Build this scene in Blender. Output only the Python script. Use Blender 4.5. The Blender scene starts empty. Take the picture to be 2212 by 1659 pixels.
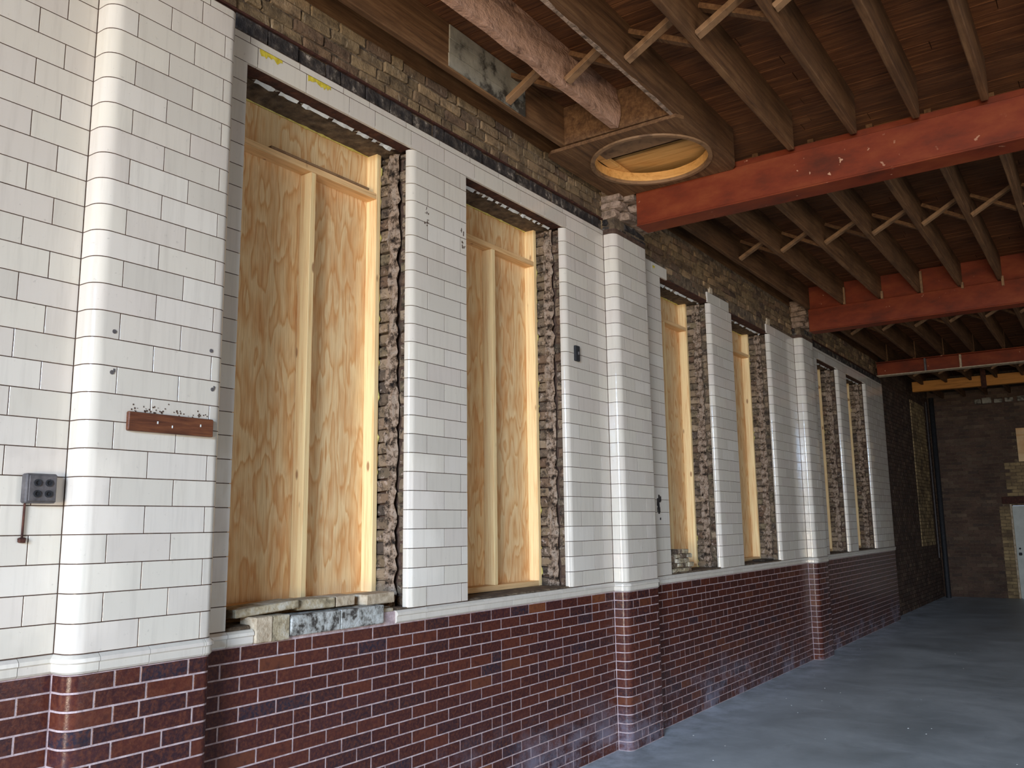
import bpy, math, random
from math import sin, cos, pi, radians
from mathutils import Matrix, Vector, Euler
R = random.Random(7)
scn = bpy.context.scene
COL = scn.collection

# ------------------------------------------------------------------ camera
F, YAW, PITCH, ROLL, CX, CZ = 1866.1953, 0.60742, 0.16172, -0.01280, 3.4502, 1.7666
fw = Vector((-sin(YAW)*cos(PITCH), cos(YAW)*cos(PITCH), sin(PITCH)))
rt = Vector((cos(YAW), sin(YAW), 0)); up = rt.cross(fw)
r2 = rt*cos(ROLL) + up*sin(ROLL); u2 = -rt*sin(ROLL) + up*cos(ROLL)
cd = bpy.data.cameras.new('camera'); cam = bpy.data.objects.new('camera', cd); COL.objects.link(cam)
m = Matrix((r2, u2, -fw)).transposed().to_4x4(); m.translation = (CX, 0, CZ)
cam.matrix_world = m
cd.sensor_fit = 'HORIZONTAL'; cd.sensor_width = 36; cd.lens = F/2212*36; cd.clip_start = .05; cd.clip_end = 200
scn.camera = cam

# ------------------------------------------------------------------ light
w = bpy.data.worlds.new('world'); scn.world = w; w.use_nodes = True
bg = w.node_tree.nodes['Background']; bg.inputs[0].default_value = (.62, .76, 1, 1); bg.inputs[1].default_value = .9
def area(name, loc, direction, sx, sy, power, col, spread=180):
    l = bpy.data.lights.new(name, 'AREA'); l.shape = 'RECTANGLE'; l.size = sx; l.size_y = sy; l.energy = power; l.color = col; l.spread = radians(spread)
    o = bpy.data.objects.new(name, l); COL.objects.link(o); o.location = loc
    o.rotation_euler = Vector(direction).to_track_quat('-Z', 'Y').to_euler()
    return o
area('doorway_daylight', (5.0, -8.0, 2.2), (-.10, 1, .05), 1.9, 4.3, 620, (1, .935, .84))
area('doorway_sky', (5.2, -7.8, 4.2), (-4.4, 12.5, -4.6), 4.4, 1.6, 480, (.46, .68, 1), 56)
area('ground_bounce', (4.6, -7.4, .15), (-2.6, 11, 5.2), 4.6, 2.0, 520, (1, .80, .56), 100)
area('side_fill', (8.7, 4.0, 1.6), (-1, .1, .12), 5.5, 2.6, 135, (1, .91, .78))  # added fill lamp from the right, lifts the tile fronts
area('far_side_fill', (8.7, 11.5, 1.9), (-1, .05, .12), 5, 2.4, 45, (1, .90, .76))  # weaker added fill for the farther bays, out of view
scn.view_settings.view_transform = 'Standard'; scn.view_settings.look = 'None'
scn.view_settings.exposure = -0.34; scn.view_settings.gamma = 1; scn.view_settings.use_curve_mapping = False

# ------------------------------------------------------------------ material helpers
class NT:
    def __init__(s, name):
        s.m = bpy.data.materials.new(name); s.m.use_nodes = True; s.t = s.m.node_tree
        s.b = s.t.nodes['Principled BSDF']
    def n(s, typ, **kw):
        nd = s.t.nodes.new(typ)
        for k, v in kw.items(): setattr(nd, k, v)
        return nd
    def l(s, a, b): s.t.links.new(a, b)
    def pos(s, scale=(1, 1, 1)):
        g = s.n('ShaderNodeNewGeometry'); mp = s.n('ShaderNodeMapping'); mp.inputs['Scale'].default_value = scale
        s.l(g.outputs['Position'], mp.inputs['Vector']); return mp.outputs[0]
    def noise(s, vec, scale=5, detail=4, rough=.6, dist=0, out='Fac'):
        nd = s.n('ShaderNodeTexNoise'); nd.inputs['Scale'].default_value = scale; nd.inputs['Detail'].default_value = detail
        nd.inputs['Roughness'].default_value = rough; nd.inputs['Distortion'].default_value = dist
        s.l(vec, nd.inputs['Vector']); return nd.outputs[out]
    def ramp(s, fac, stops, interp='LINEAR'):
        nd = s.n('ShaderNodeValToRGB'); cr = nd.color_ramp; cr.interpolation = interp
        while len(cr.elements) < len(stops): cr.elements.new(.5)
        for e, (p, c) in zip(cr.elements, stops):
            e.position = p; e.color = (*c, 1) if len(c) == 3 else c
        s.l(fac, nd.inputs[0]); return nd.outputs[0]
    def rnd(s):
        o = s.n('ShaderNodeObjectInfo'); g = s.n('ShaderNodeNewGeometry')
        return s.math('FRACT', s.math('ADD', o.outputs['Random'], g.outputs['Random Per Island']))
    def math(s, op, a, b=None, clamp=False):
        nd = s.n('ShaderNodeMath', operation=op); nd.use_clamp = clamp
        for i, v in enumerate((a, b)):
            if v is None: continue
            if isinstance(v, (int, float)): nd.inputs[i].default_value = v
            else: s.l(v, nd.inputs[i])
        return nd.outputs[0]
    def mix(s, fac, a, b, mode='MIX'):
        nd = s.n('ShaderNodeMix', data_type='RGBA', blend_type=mode)
        for i, v in ((0, fac), (6, a), (7, b)):
            if isinstance(v, (int, float)): nd.inputs[i].default_value = v
            elif isinstance(v, tuple): nd.inputs[i].default_value = (*v, 1)
            else: s.l(v, nd.inputs[i])
        return nd.outputs[2]
    def sep(s, vec):
        nd = s.n('ShaderNodeSeparateXYZ'); s.l(vec, nd.inputs[0]); return nd.outputs
    def comb(s, x, y, z):
        nd = s.n('ShaderNodeCombineXYZ')
        for i, v in enumerate((x, y, z)):
            if isinstance(v, (int, float)): nd.inputs[i].default_value = v
            else: s.l(v, nd.inputs[i])
        return nd.outputs[0]
    def bump(s, h, strength=.3, dist=.01):
        nd = s.n('ShaderNodeBump'); nd.inputs['Strength'].default_value = strength; nd.inputs['Distance'].default_value = dist
        s.l(h, nd.inputs['Height']); s.l(nd.outputs[0], s.b.inputs['Normal'])
    def done(s, col, rough=.6, spec=.5):
        if isinstance(col, tuple): s.b.inputs['Base Color'].default_value = (*col, 1)
        else: s.l(col, s.b.inputs['Base Color'])
        if isinstance(rough, (int, float)): s.b.inputs['Roughness'].default_value = rough
        else: s.l(rough, s.b.inputs['Roughness'])
        s.b.inputs['Specular IOR Level'].default_value = spec
        return s.m
def srgb(r, g, b):
    f = lambda c: ((c/255+.055)/1.055)**2.4 if c > 10 else c/255/12.92
    return (f(r), f(g), f(b))

def mat_white():
    s = NT('white_glaze'); p = s.pos(); r = s.rnd()
    c = s.ramp(r, [(0, srgb(203, 194, 180)), (.4, srgb(215, 206, 190)), (.75, srgb(209, 198, 185)), (1, srgb(220, 212, 198))])
    spots = s.ramp(s.noise(p, 38, 3, .7), [(.66, (0, 0, 0)), (.74, (1, 1, 1))])
    c = s.mix(s.math('MULTIPLY', spots, .35), c, srgb(150, 140, 130))
    st = s.ramp(s.noise(s.pos((14, 14, 1.1)), 2.2, 4, .6), [(.5, (0, 0, 0)), (.72, (1, 1, 1))])
    c = s.mix(s.math('MULTIPLY', st, .22), c, srgb(168, 158, 146))
    s.bump(s.noise(p, 9, 2, .5), .12, .01)
    return s.done(c, s.ramp(s.noise(p, 20, 3), [(.3, (.08,)*3), (.8, (.17,)*3)]), .5)
def mat_brown():
    s = NT('brown_glaze'); p = s.pos(); r = s.rnd()
    c = s.ramp(r, [(0, srgb(62, 33, 33)), (.22, srgb(78, 40, 34)), (.44, srgb(66, 35, 33)), (.58, srgb(54, 35, 39)), (.7, srgb(86, 44, 34)), (.82, srgb(66, 38, 40)), (.94, srgb(96, 54, 38)), (.965, srgb(46, 40, 50)), (.994, srgb(120, 70, 44))], 'CONSTANT')
    n = s.noise(p, 55, 4, .7)
    c = s.mix(s.ramp(n, [(.42, (0, 0, 0)), (.66, (.75,)*3)]), c, srgb(104, 58, 40))
    c = s.mix(s.ramp(s.noise(p, 26, 3, .6), [(.5, (0, 0, 0)), (.75, (.6,)*3)]), c, srgb(46, 26, 30))
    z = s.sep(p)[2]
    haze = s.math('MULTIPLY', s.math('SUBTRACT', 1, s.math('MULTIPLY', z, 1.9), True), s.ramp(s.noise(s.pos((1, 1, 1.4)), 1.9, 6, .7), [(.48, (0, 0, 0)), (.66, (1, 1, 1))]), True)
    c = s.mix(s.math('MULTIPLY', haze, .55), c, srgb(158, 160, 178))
    s.bump(n, .25, .004)
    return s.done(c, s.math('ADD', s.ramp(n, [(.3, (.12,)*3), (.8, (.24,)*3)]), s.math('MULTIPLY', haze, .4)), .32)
def mat_noise(name, stops, scale=8, sc=(1, 1, 1), rough=.85, bump=.4, bd=.02, rnd_mix=None, det=6, spec=.3, dist=0.):
    s = NT(name); p = s.pos(sc); n = s.noise(p, scale, det, .65, dist)
    c = s.ramp(n, stops)
    if rnd_mix: c = s.mix(rnd_mix[0], c, s.ramp(s.rnd(), rnd_mix[1]), 'MULTIPLY' if len(rnd_mix) > 2 else 'MIX')
    s.bump(n, bump, bd)
    return s.done(c, rough, spec)
def mat_soot():
    s = NT('sooty_brick'); p = s.pos(); r = s.rnd()
    c = s.ramp(r, [(0, srgb(122, 102, 76)), (.25, srgb(148, 124, 92)), (.5, srgb(108, 88, 68)), (.7, srgb(162, 134, 100)), (.85, srgb(92, 74, 62)), (1, srgb(136, 108, 82))])
    c = s.mix(s.ramp(s.noise(p, 9, 6, .75), [(.45, (0, 0, 0)), (.68, (.8,)*3)]), c, srgb(52, 43, 37))
    drip = s.ramp(s.noise(s.pos((26, 26, 4)), 1.6, 5, .7), [(.6, (0, 0, 0)), (.68, (1, 1, 1))])
    c = s.mix(s.math('MULTIPLY', drip, .6), c, srgb(190, 172, 146))
    s.bump(s.noise(p, 40, 5, .7), .7, .02)
    return s.done(c, .9, .2)
def mat_jamb():
    s = NT('broken_brick'); p = s.pos(); r = s.rnd()
    c = s.ramp(r, [(0, srgb(112, 98, 80)), (.2, srgb(160, 136, 108)), (.4, srgb(98, 84, 72)), (.6, srgb(176, 152, 124)), (.8, srgb(122, 96, 76)), (1, srgb(144, 128, 100))])
    c = s.mix(s.ramp(s.noise(p, 16, 6, .8), [(.48, (0, 0, 0)), (.6, (.8,)*3)]), c, srgb(40, 34, 32))
    c = s.mix(s.ramp(s.noise(p, 24, 4, .7, .6), [(.58, (0, 0, 0)), (.66, (.85,)*3)]), c, srgb(196, 174, 156))
    s.bump(s.noise(p, 50, 5, .8), .9, .02)
    return s.done(c, .92, .2)
def mat_jmortar():
    s = NT('jamb_mortar'); p = s.pos(); z = s.sep(p)[2]
    w1 = s.noise(p, 9, 4, .7)
    tri = s.math('ABSOLUTE', s.math('SUBTRACT', s.math('FRACT', s.math('ADD', s.math('MULTIPLY', z, 13.2), s.math('MULTIPLY', w1, 1.1))), .5))
    h = s.math('ADD', s.math('MULTIPLY', tri, .16), s.math('MULTIPLY', s.noise(p, 17, 6, .8), .92))
    c = s.ramp(h, [(.38, srgb(40, 34, 30)), (.45, srgb(104, 86, 70)), (.52, srgb(172, 148, 126)), (.59, srgb(186, 166, 146)), (.65, srgb(96, 78, 64)), (.74, srgb(150, 132, 108))])
    s.bump(h, .9, .04)
    return s.done(c, .95, .15)
def mat_ply():
    s = NT('plywood'); p = s.pos()
    x, y, z = s.sep(p)
    warp = s.noise(s.comb(s.math('MULTIPLY', x, 0), s.math('MULTIPLY', y, 2.6), s.math('MULTIPLY', z, .75)), 1.9, 2, .5)
    fib = s.noise(s.comb(0., s.math('MULTIPLY', y, 9), s.math('MULTIPLY', z, .7)), 2.4, 3, .6)
    g = s.math('ADD', s.math('MULTIPLY', warp, 9), s.math('MULTIPLY', fib, 1.6))
    bands = s.math('FRACT', g)
    c = s.ramp(bands, [(0, srgb(238, 208, 158)), (.4, srgb(236, 202, 150)), (.66, srgb(230, 188, 134)), (.86, srgb(218, 166, 108)), (.95, srgb(230, 190, 136)), (1, srgb(238, 208, 158))])
    big = s.ramp(s.noise(s.pos((2, 3.4, 1.1)), 2.1, 3, .6, .6), [(.5, (0, 0, 0)), (.62, (1, 1, 1))])
    c = s.mix(s.math('MULTIPLY', big, .38), c, srgb(210, 144, 82))
    fine = s.noise(s.comb(0., s.math('MULTIPLY', y, 70), s.math('MULTIPLY', z, 2.2)), 2.2, 3, .6)
    c = s.mix(.42, c, s.ramp(fine, [(.32, srgb(190, 140, 88)), (.58, (1, 1, 1))]), 'MULTIPLY')
    s.bump(fine, .08, .003)
    return s.done(c, .62, .3)
def mat_pine(name, a, b, knots=True, sc=(40, 40, 1.6)):
    s = NT(name); p = s.pos(sc); r = s.rnd()
    n = s.noise(p, 1.6, 4, .6, .4)
    c = s.ramp(n, [(.3, b), (.5, a), (.7, tuple(min(1, v*1.12) for v in a))])
    c = s.mix(.3, c, s.ramp(r, [(0, (.86, .8, .7)), (1, (1, 1, 1))]), 'MULTIPLY')
    if knots:
        vo = s.n('ShaderNodeTexVoronoi'); vo.inputs['Scale'].default_value = 1.0; s.l(s.pos((9, 9, 3.4)), vo.inputs['Vector'])
        k = s.ramp(vo.outputs['Distance'], [(.07, (1, 1, 1)), (.13, (0, 0, 0))])
        c = s.mix(s.math('MULTIPLY', k, .75), c, srgb(134, 74, 38))
    s.bump(n, .15, .004)
    return s.done(c, .6, .3)
def mat_wood(name, a, b, c3, sc, rnd=.5):
    s = NT(name); n = s.noise(s.pos(sc), 2.2, 6, .7, .3)
    c = s.ramp(n, [(.25, c3), (.48, a), (.7, b)])
    big = s.noise(s.pos(), 2.6, 4, .6)
    c = s.mix(s.ramp(big, [(.45, (0, 0, 0)), (.7, (.6,)*3)]), c, tuple(v*.45 for v in a))
    c = s.mix(rnd, c, s.ramp(s.rnd(), [(0, (.5, .45, .42)), (.5, (.85, .8, .78)), (1, (1.0, 1.0, 1.0))]), 'MULTIPLY')
    s.bump(n, .35, .01)
    return s.done(c, .75, .3)
def mat_steel():
    s = NT('red_oxide_paint'); p = s.pos()
    c = s.ramp(s.noise(s.pos((.7, 1, 1.6)), 3.5, 6, .65), [(.3, srgb(84, 38, 22)), (.5, srgb(116, 48, 25)), (.68, srgb(130, 62, 32)), (.85, srgb(96, 62, 42))])
    sp = s.ramp(s.noise(p, 17, 2, .5), [(.72, (0, 0, 0)), (.745, (1, 1, 1))])
    big = s.ramp(s.noise(p, 1.3, 3, .6), [(.42, (0, 0, 0)), (.6, (1, 1, 1))])
    c = s.mix(s.math('MULTIPLY', s.math('MULTIPLY', sp, big), .8), c, srgb(206, 160, 128))
    s.bump(s.noise(p, 60, 3, .6), .15, .004)
    return s.done(c, .55, .2)
def mat_floor():
    s = NT('concrete'); p = s.pos()
    n = s.noise(p, .9, 8, .68, .4)
    c = s.ramp(n, [(.3, srgb(142, 148, 148)), (.5, srgb(168, 173, 173)), (.68, srgb(190, 194, 193))])
    str_ = s.ramp(s.noise(s.pos((1.2, 5, 1)), 1.8, 6, .75, .8), [(.56, (0, 0, 0)), (.74, (1, 1, 1))])
    c = s.mix(s.math('MULTIPLY', str_, .5), c, srgb(200, 203, 206))
    dk = s.ramp(s.noise(s.pos((2, 1, 1)), 2.6, 6, .75), [(.6, (0, 0, 0)), (.74, (1, 1, 1))])
    c = s.mix(s.math('MULTIPLY', dk, .45), c, srgb(116, 119, 119))
    x = s.sep(p)[0]
    dust = s.math('MULTIPLY', s.math('SUBTRACT', 1, s.math('MULTIPLY', x, 1.5), True), s.ramp(s.noise(p, 3, 6, .7), [(.42, (0, 0, 0)), (.62, (1, 1, 1))]), True)
    c = s.mix(s.math('MULTIPLY', dust, .8), c, srgb(226, 230, 236))
    s.bump(s.noise(p, 14, 6, .7), .12, .01)
    return s.done(c, s.ramp(n, [(.35, (.38,)*3), (.7, (.6,)*3)]), .5)

M = {}
M['white'] = mat_white(); M['brown'] = mat_brown(); M['soot'] = mat_soot(); M['jamb'] = mat_jamb(); M['jmort'] = mat_jmortar()
M['ply'] = mat_ply(); M['steel'] = mat_steel(); M['floor'] = mat_floor()
M['mort_d'] = mat_noise('dark_joint', [(.3, srgb(62, 46, 38)), (.7, srgb(100, 80, 68))], 30, rough=1, spec=.1)
M['mort_l'] = mat_noise('pale_joint', [(.3, srgb(148, 126, 126)), (.7, srgb(204, 184, 182))], 20, rough=.95)
M['mort_r'] = mat_noise('rubble_mortar', [(.3, srgb(60, 50, 42)), (.55, srgb(112, 94, 74)), (.8, srgb(150, 130, 104))], 14, rough=.95, bump=.9, bd=.04)
M['tar'] = mat_noise('tarred_brick', [(.3, srgb(30, 28, 29)), (.5, srgb(58, 52, 49)), (.6, srgb(88, 80, 72)), (.68, srgb(172, 160, 146))], 14, rough=.8, bump=.8, bd=.03, rnd_mix=(.5, [(0, (.5,)*3), (1, (1.2, 1.15, 1.1))], 1))
M['rust'] = mat_noise('rusty_iron', [(.3, srgb(42, 26, 22)), (.55, srgb(74, 42, 32)), (.8, srgb(108, 70, 50))], 18, rough=.8, bump=.5, bd=.01)
M['stud'] = mat_pine('pine_stud', srgb(248, 216, 160), srgb(232, 184, 124))
M['studh'] = mat_pine('pine_rail', srgb(232, 190, 136), srgb(206, 158, 104), True, (40, 1.6, 40))
M['yellowpine'] = mat_pine('fresh_pine', srgb(228, 176, 106), srgb(204, 146, 78), False, (1.6, 20, 20))
M['freshbeam'] = mat_pine('amber_timber', srgb(190, 128, 58), srgb(160, 104, 46), False, (1.6, 20, 20))
M['plank'] = mat_noise('stained_plank', [(.3, srgb(70, 38, 26)), (.55, srgb(104, 60, 38)), (.8, srgb(130, 82, 50))], 6, (8, 1.2, 12), .5, .2)
M['oldpine'] = mat_pine('aged_pine', srgb(140, 108, 78), srgb(102, 76, 54), False, (8, 8, 8))
M['joist'] = mat_wood('aged_joist', srgb(108, 76, 48), srgb(138, 104, 70), srgb(60, 41, 27), (14, .8, 14))
M['board'] = mat_wood('deck_board', srgb(108, 66, 37), srgb(142, 93, 54), srgb(60, 38, 22), (1.2, 16, 6))
M['peel'] = mat_noise('peeling_plaster', [(.28, srgb(84, 58, 46)), (.42, srgb(166, 128, 104)), (.6, srgb(186, 146, 122)), (.8, srgb(136, 98, 78))], 9, (1, .8, 1.2), .9, .9, .04)
M['pale'] = mat_noise('flaking_whitewash', [(.38, srgb(62, 56, 48)), (.48, srgb(140, 134, 120)), (.75, srgb(170, 162, 144))], 5, rough=.8, bump=.5)
M['foam'] = mat_noise('yellow_foam', [(.3, srgb(206, 184, 84)), (.7, srgb(240, 226, 140))], 30, rough=.8, bump=.8)
M['yellow'] = mat_noise('yellow_paint', [(.35, srgb(190, 164, 40)), (.7, srgb(226, 208, 80))], 30, rough=.7)
M['dkwood'] = mat_noise('dark_lintel_wood', [(.3, srgb(30, 24, 20)), (.55, srgb(62, 52, 42)), (.8, srgb(92, 80, 62))], 5, (8, .8, 8), .85, .5)
M['farbrick'] = None
M['grey'] = mat_noise('old_metal', [(.3, srgb(70, 66, 66)), (.7, srgb(104, 98, 96))], 30, rough=.6, bump=.2)
M['black'] = mat_noise('black_metal', [(.3, srgb(28, 28, 30)), (.7, srgb(50, 50, 52))], 30, rough=.6)
M['doorp'] = mat_noise('pale_door_paint', [(.3, srgb(176, 178, 168)), (.7, srgb(196, 198, 188))], 5, rough=.5, bump=.1)
M['chip'] = mat_noise('white_chip', [(.3, srgb(190, 190, 186)), (.7, srgb(220, 218, 210))], 20)
M['stub'] = mat_noise('crumbling_pad', [(.34, srgb(84, 70, 58)), (.48, srgb(150, 126, 106)), (.62, srgb(178, 152, 132)), (.8, srgb(112, 94, 76))], 13, rough=.95, bump=.9, bd=.04)
M['lime'] = mat_noise('limewashed_brick', [(.4, srgb(70, 64, 58)), (.5, srgb(158, 156, 148)), (.62, srgb(190, 190, 184)), (.76, srgb(110, 106, 98))], 20, rough=.8, bump=.6)
M['stone'] = mat_noise('buff_stone', [(.3, srgb(96, 86, 68)), (.48, srgb(168, 152, 122)), (.7, srgb(204, 198, 184))], 14, rough=.85, bump=.6)
M['bole'] = mat_noise('sawn_block', [(.3, srgb(150, 128, 100)), (.6, srgb(200, 182, 156))], 22, rough=.85, bump=.5)
def mat_far(name, stops):
    s = NT(name); p = s.pos(); r = s.rnd()
    c = s.ramp(r, stops)
    c = s.mix(s.ramp(s.noise(p, 2.5, 6, .7), [(.35, (0, 0, 0)), (.7, (.8,)*3)]), c, srgb(60, 48, 42))
    s.bump(s.noise(p, 30, 4), .5, .02)
    return s.done(c, .9, .2)
M['farbrick'] = mat_far('old_red_brick', [(0, srgb(86, 66, 56)), (.4, srgb(104, 82, 68)), (.7, srgb(80, 66, 58)), (1, srgb(118, 98, 80))])
M['tanbrick'] = mat_far('tan_brick', [(0, srgb(158, 134, 96)), (.5, srgb(182, 156, 112)), (1, srgb(136, 114, 84))])

# ------------------------------------------------------------------ mesh helpers
class MB:
    def __init__(s): s.v = []; s.f = []; s.sm = []
    def add(s, vs, fs, smooth=False):
        o = len(s.v); s.v += [tuple(v) for v in vs]; s.f += [tuple(i+o for i in f) for f in fs]; s.sm += [smooth]*len(fs)
    def box(s, x0, x1, y0, y1, z0, z1, ch=0, jit=0, rnd=None, M4=None):
        if ch > 0:
            vs = []; c = min(ch, (x1-x0)/3, (y1-y0)/3, (z1-z0)/3)
            X = (x0, x0+c, x1-c, x1); Y = (y0, y0+c, y1-c, y1); Z = (z0, z0+c, z1-c, z1)
            idx = {}
            for sx in (0, 1):
                for sy in (0, 1):
                    for sz in (0, 1):
                        a, b, c_ = (0, 1) if not sx else (3, 2), (0, 1) if not sy else (3, 2), (0, 1) if not sz else (3, 2)
                        idx[sx, sy, sz, 0] = len(vs); vs.append((X[a[0]], Y[b[1]], Z[c_[1]]))
                        idx[sx, sy, sz, 1] = len(vs); vs.append((X[a[1]], Y[b[0]], Z[c_[1]]))
                        idx[sx, sy, sz, 2] = len(vs); vs.append((X[a[1]], Y[b[1]], Z[c_[0]]))
            fs = []
            q = lambda *k: fs.append(tuple(idx[i] for i in k))
            q((0,0,0,0),(0,0,1,0),(0,1,1,0),(0,1,0,0)); q((1,0,0,0),(1,1,0,0),(1,1,1,0),(1,0,1,0))
            q((0,0,0,1),(1,0,0,1),(1,0,1,1),(0,0,1,1)); q((0,1,0,1),(0,1,1,1),(1,1,1,1),(1,1,0,1))
            q((0,0,0,2),(0,1,0,2),(1,1,0,2),(1,0,0,2)); q((0,0,1,2),(1,0,1,2),(1,1,1,2),(0,1,1,2))
            for a in (0, 1):
                for b in (0, 1):
                    e = [(0,a,b),(1,a,b)]; t = (idx[0,a,b,1], idx[1,a,b,1], idx[1,a,b,2], idx[0,a,b,2]); fs.append(t if a != b else t[::-1])
                    t = (idx[a,0,b,0], idx[a,0,b,2], idx[a,1,b,2], idx[a,1,b,0]); fs.append(t if a == b else t[::-1])
                    t = (idx[a,b,0,0], idx[a,b,0,1], idx[a,b,1,1], idx[a,b,1,0]); fs.append(t if a != b else t[::-1])
                    for c2 in (0, 1):
                        t = (idx[a,b,c2,0], idx[a,b,c2,1], idx[a,b,c2,2]); fs.append(t if (a+b+c2) % 2 else t[::-1])
        else:
            vs = [(x0,y0,z0),(x1,y0,z0),(x1,y1,z0),(x0,y1,z0),(x0,y0,z1),(x1,y0,z1),(x1,y1,z1),(x0,y1,z1)]
            fs = [(0,3,2,1),(4,5,6,7),(0,1,5,4),(1,2,6,5),(2,3,7,6),(3,0,4,7)]
        if jit:
            rr = rnd or R; vs = [(a+rr.uniform(-jit, jit), b+rr.uniform(-jit, jit), c+rr.uniform(-jit, jit)) for a, b, c in vs]
        if M4 is not None: vs = [tuple(M4 @ Vector(v)) for v in vs]
        s.add(vs, fs)
    def mesh(s, name, mat):
        me = bpy.data.meshes.new(name); me.from_pydata(s.v, [], s.f); me.materials.append(mat)
        if any(s.sm): me.polygons.foreach_set('use_smooth', s.sm)
        me.update(); return me
    def obj(s, name, mat, parent=None, kind=None, loc=None):
        return link(name, s.mesh(name, mat), parent, kind, loc)
def link(name, me, parent=None, kind=None, loc=None):
    o = bpy.data.objects.new(name, me); COL.objects.link(o)
    if loc is not None: o.location = loc
    if parent is not None: o.parent = parent
    if kind: o['kind'] = kind
    return o
def empty(name, loc=(0, 0, 0)):
    o = bpy.data.objects.new(name, None); COL.objects.link(o); o.location = loc; o.empty_display_size = .1; return o
def struct(name, loc=(0, 0, 0), label=None):
    o = empty(name, loc); o['kind'] = 'structure'
    if label: o['label'] = label
    return o
def tag(o, label, cat, group=None):
    o['label'] = label; o['category'] = cat
    if group: o['group'] = group
    return o
def child(name, mb, mat, parent, kind=None, label=None):
    """mesh in world coordinates under a parent with translation only"""
    o = mb.obj(name, mat, parent, kind); o.matrix_parent_inverse = Matrix.Translation(parent.location).inverted()
    if label: o['label'] = label
    return o
def one(x0, x1, y0, y1, z0, z1, ch=0, jit=0, **k):
    b = MB(); b.box(x0, x1, y0, y1, z0, z1, ch, jit, **k); return b
# tile from a plan path (outer face on the +x / left-hand side), extruded in z
def path_tile(path, H, t=.018, ch=.002, smooth=True):
    b = MB(); n = len(path); N = []
    for i in range(n):
        a = Vector(path[max(0, i-1)]); c = Vector(path[min(n-1, i+1)]); d = (c-a).normalized(); N.append(Vector((d.y, -d.x)))
    P = [Vector(p) for p in path]
    d0 = (P[1]-P[0]).normalized(); d1 = (P[-1]-P[-2]).normalized()
    face = [P[0]+d0*ch] + P[1:-1] + [P[-1]-d1*ch]
    e0, e1 = P[0]-N[0]*ch, P[-1]-N[-1]*ch
    k = len(face)
    b.add([(q.x, q.y, z) for z in (ch, H-ch) for q in face], [(i, i+1, k+i+1, k+i) for i in range(k-1)], smooth and k > 2)
    for (q0, q1) in ((e0, face[0]), (face[-1], e1)):
        b.add([(q0.x, q0.y, ch), (q1.x, q1.y, ch), (q1.x, q1.y, H-ch), (q0.x, q0.y, H-ch)], [(0, 1, 2, 3)])
    inn = [q-N[i]*ch for i, q in enumerate(P)]; deep = [q-N[i]*t for i, q in enumerate(P)]
    face2 = [face[i] for i in range(k)]
    for za, zb in ((ch, 0), (H-ch, H)):
        up_ = za > zb
        vs = [(q.x, q.y, za) for q in face2] + [(q.x, q.y, zb) for q in inn] + [(q.x, q.y, zb) for q in deep]
        fs = []
        for i in range(n-1):
            f1 = (i, n+i, n+i+1, i+1); f2 = (n+i, 2*n+i, 2*n+i+1, n+i+1)
            fs += [f1, f2] if up_ else [f1[::-1], f2[::-1]]
        b.add(vs, fs)
    for (q0, q1) in ((deep[0], e0), (e1, deep[-1])):
        b.add([(q0.x, q0.y, 0), (q1.x, q1.y, 0), (q1.x, q1.y, H), (q0.x, q0.y, H)], [(0, 1, 2, 3)])
    return b
_cache = {}
def tile_mesh(name, path, H, mat, t=.018, ch=.0006):
    key = (name, mat, tuple((round(a, 3), round(b, 3)) for a, b in path), round(H, 4))
    if key not in _cache: _cache[key] = path_tile(path, H, t, ch).mesh(name, M[mat])
    return _cache[key]
def put(name, path, H, mat, parent, x, y, z, t=.018, ch=.0006):
    return link(name, tile_mesh(name, path, H, mat, t, ch), parent, None, (x-parent.location.x, y-parent.location.y, z-parent.location.z))

# ------------------------------------------------------------------ measures
D = .115                       # pilaster projection
CB = 1.2204/18                 # brown course
ZL0, ZL1 = 1.2204, 1.297       # sill moulding
CW = .1134                     # white course
ZH = ZL1 + 25*CW               # head 4.132
ZC = ZH + CW                   # top of crown course
ZCAP = ZC + .042
ZT0, ZT1 = ZCAP, 4.385         # tarred band
ZR = 4.695                     # top of rough brick band
WIN = [(2.62, 3.885), (4.445, 5.715), (7.505, 8.745), (9.395, 10.70), (12.82, 13.97), (14.48, 15.77)]
PIL = [(1.826, 2.472), (6.378, 7.0), (11.728, 12.29)]
END = 17.12
REV = .36
BEAMY = [(6.50, 6.70), (11.70, 11.90), (16.45, 16.65)]
XR, YB, YE = 8.9, -8.2, 22.7
ZD = 4.93                      # underside of the deck

# ------------------------------------------------------------------ floor and enclosing walls
b = MB(); b.box(-.5, XR+.3, YB-3, YE+.3, -.12, 0); fl = b.obj('floor', M['floor']); fl['kind'] = 'structure'
fl['label'] = 'bare grey concrete floor with dusty pale streaks'

def brick_sheet(mb, axis, a0, a1, z0, z1, at, sgn, L=.215, H=.0757, g=.010, dep=.02, holes=(), jit=.003, rr=R):
    """rows of small brick faces (joined) on a plane; axis 'x' or 'y' is the running direction"""
    nrow = int((z1-z0)/H)
    for r in range(nrow):
        z = z0+r*H; o = (L/2 if r % 2 else 0)
        a = a0-o
        while a < a1:
            s0, s1 = max(a+g/2, a0), min(a+L-g/2, a1); a += L
            if s1-s0 < .02: continue
            m_ = (s0+s1)/2; zc = z+H/2
            if any(h[0] < m_ < h[1] and h[2] < zc < h[3] for h in holes): continue
            d = rr.uniform(-jit, jit)
            if axis == 'y':
                lo, hi = (at-dep, at+d) if sgn > 0 else (at+d, at+dep)
                mb.box(lo, hi, s0, s1, z+g/2, z+H-g/2)
            else:
                lo, hi = (at-dep, at+d) if sgn > 0 else (at+d, at+dep)
                mb.box(s0, s1, lo, hi, z+g/2, z+H-g/2)

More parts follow.
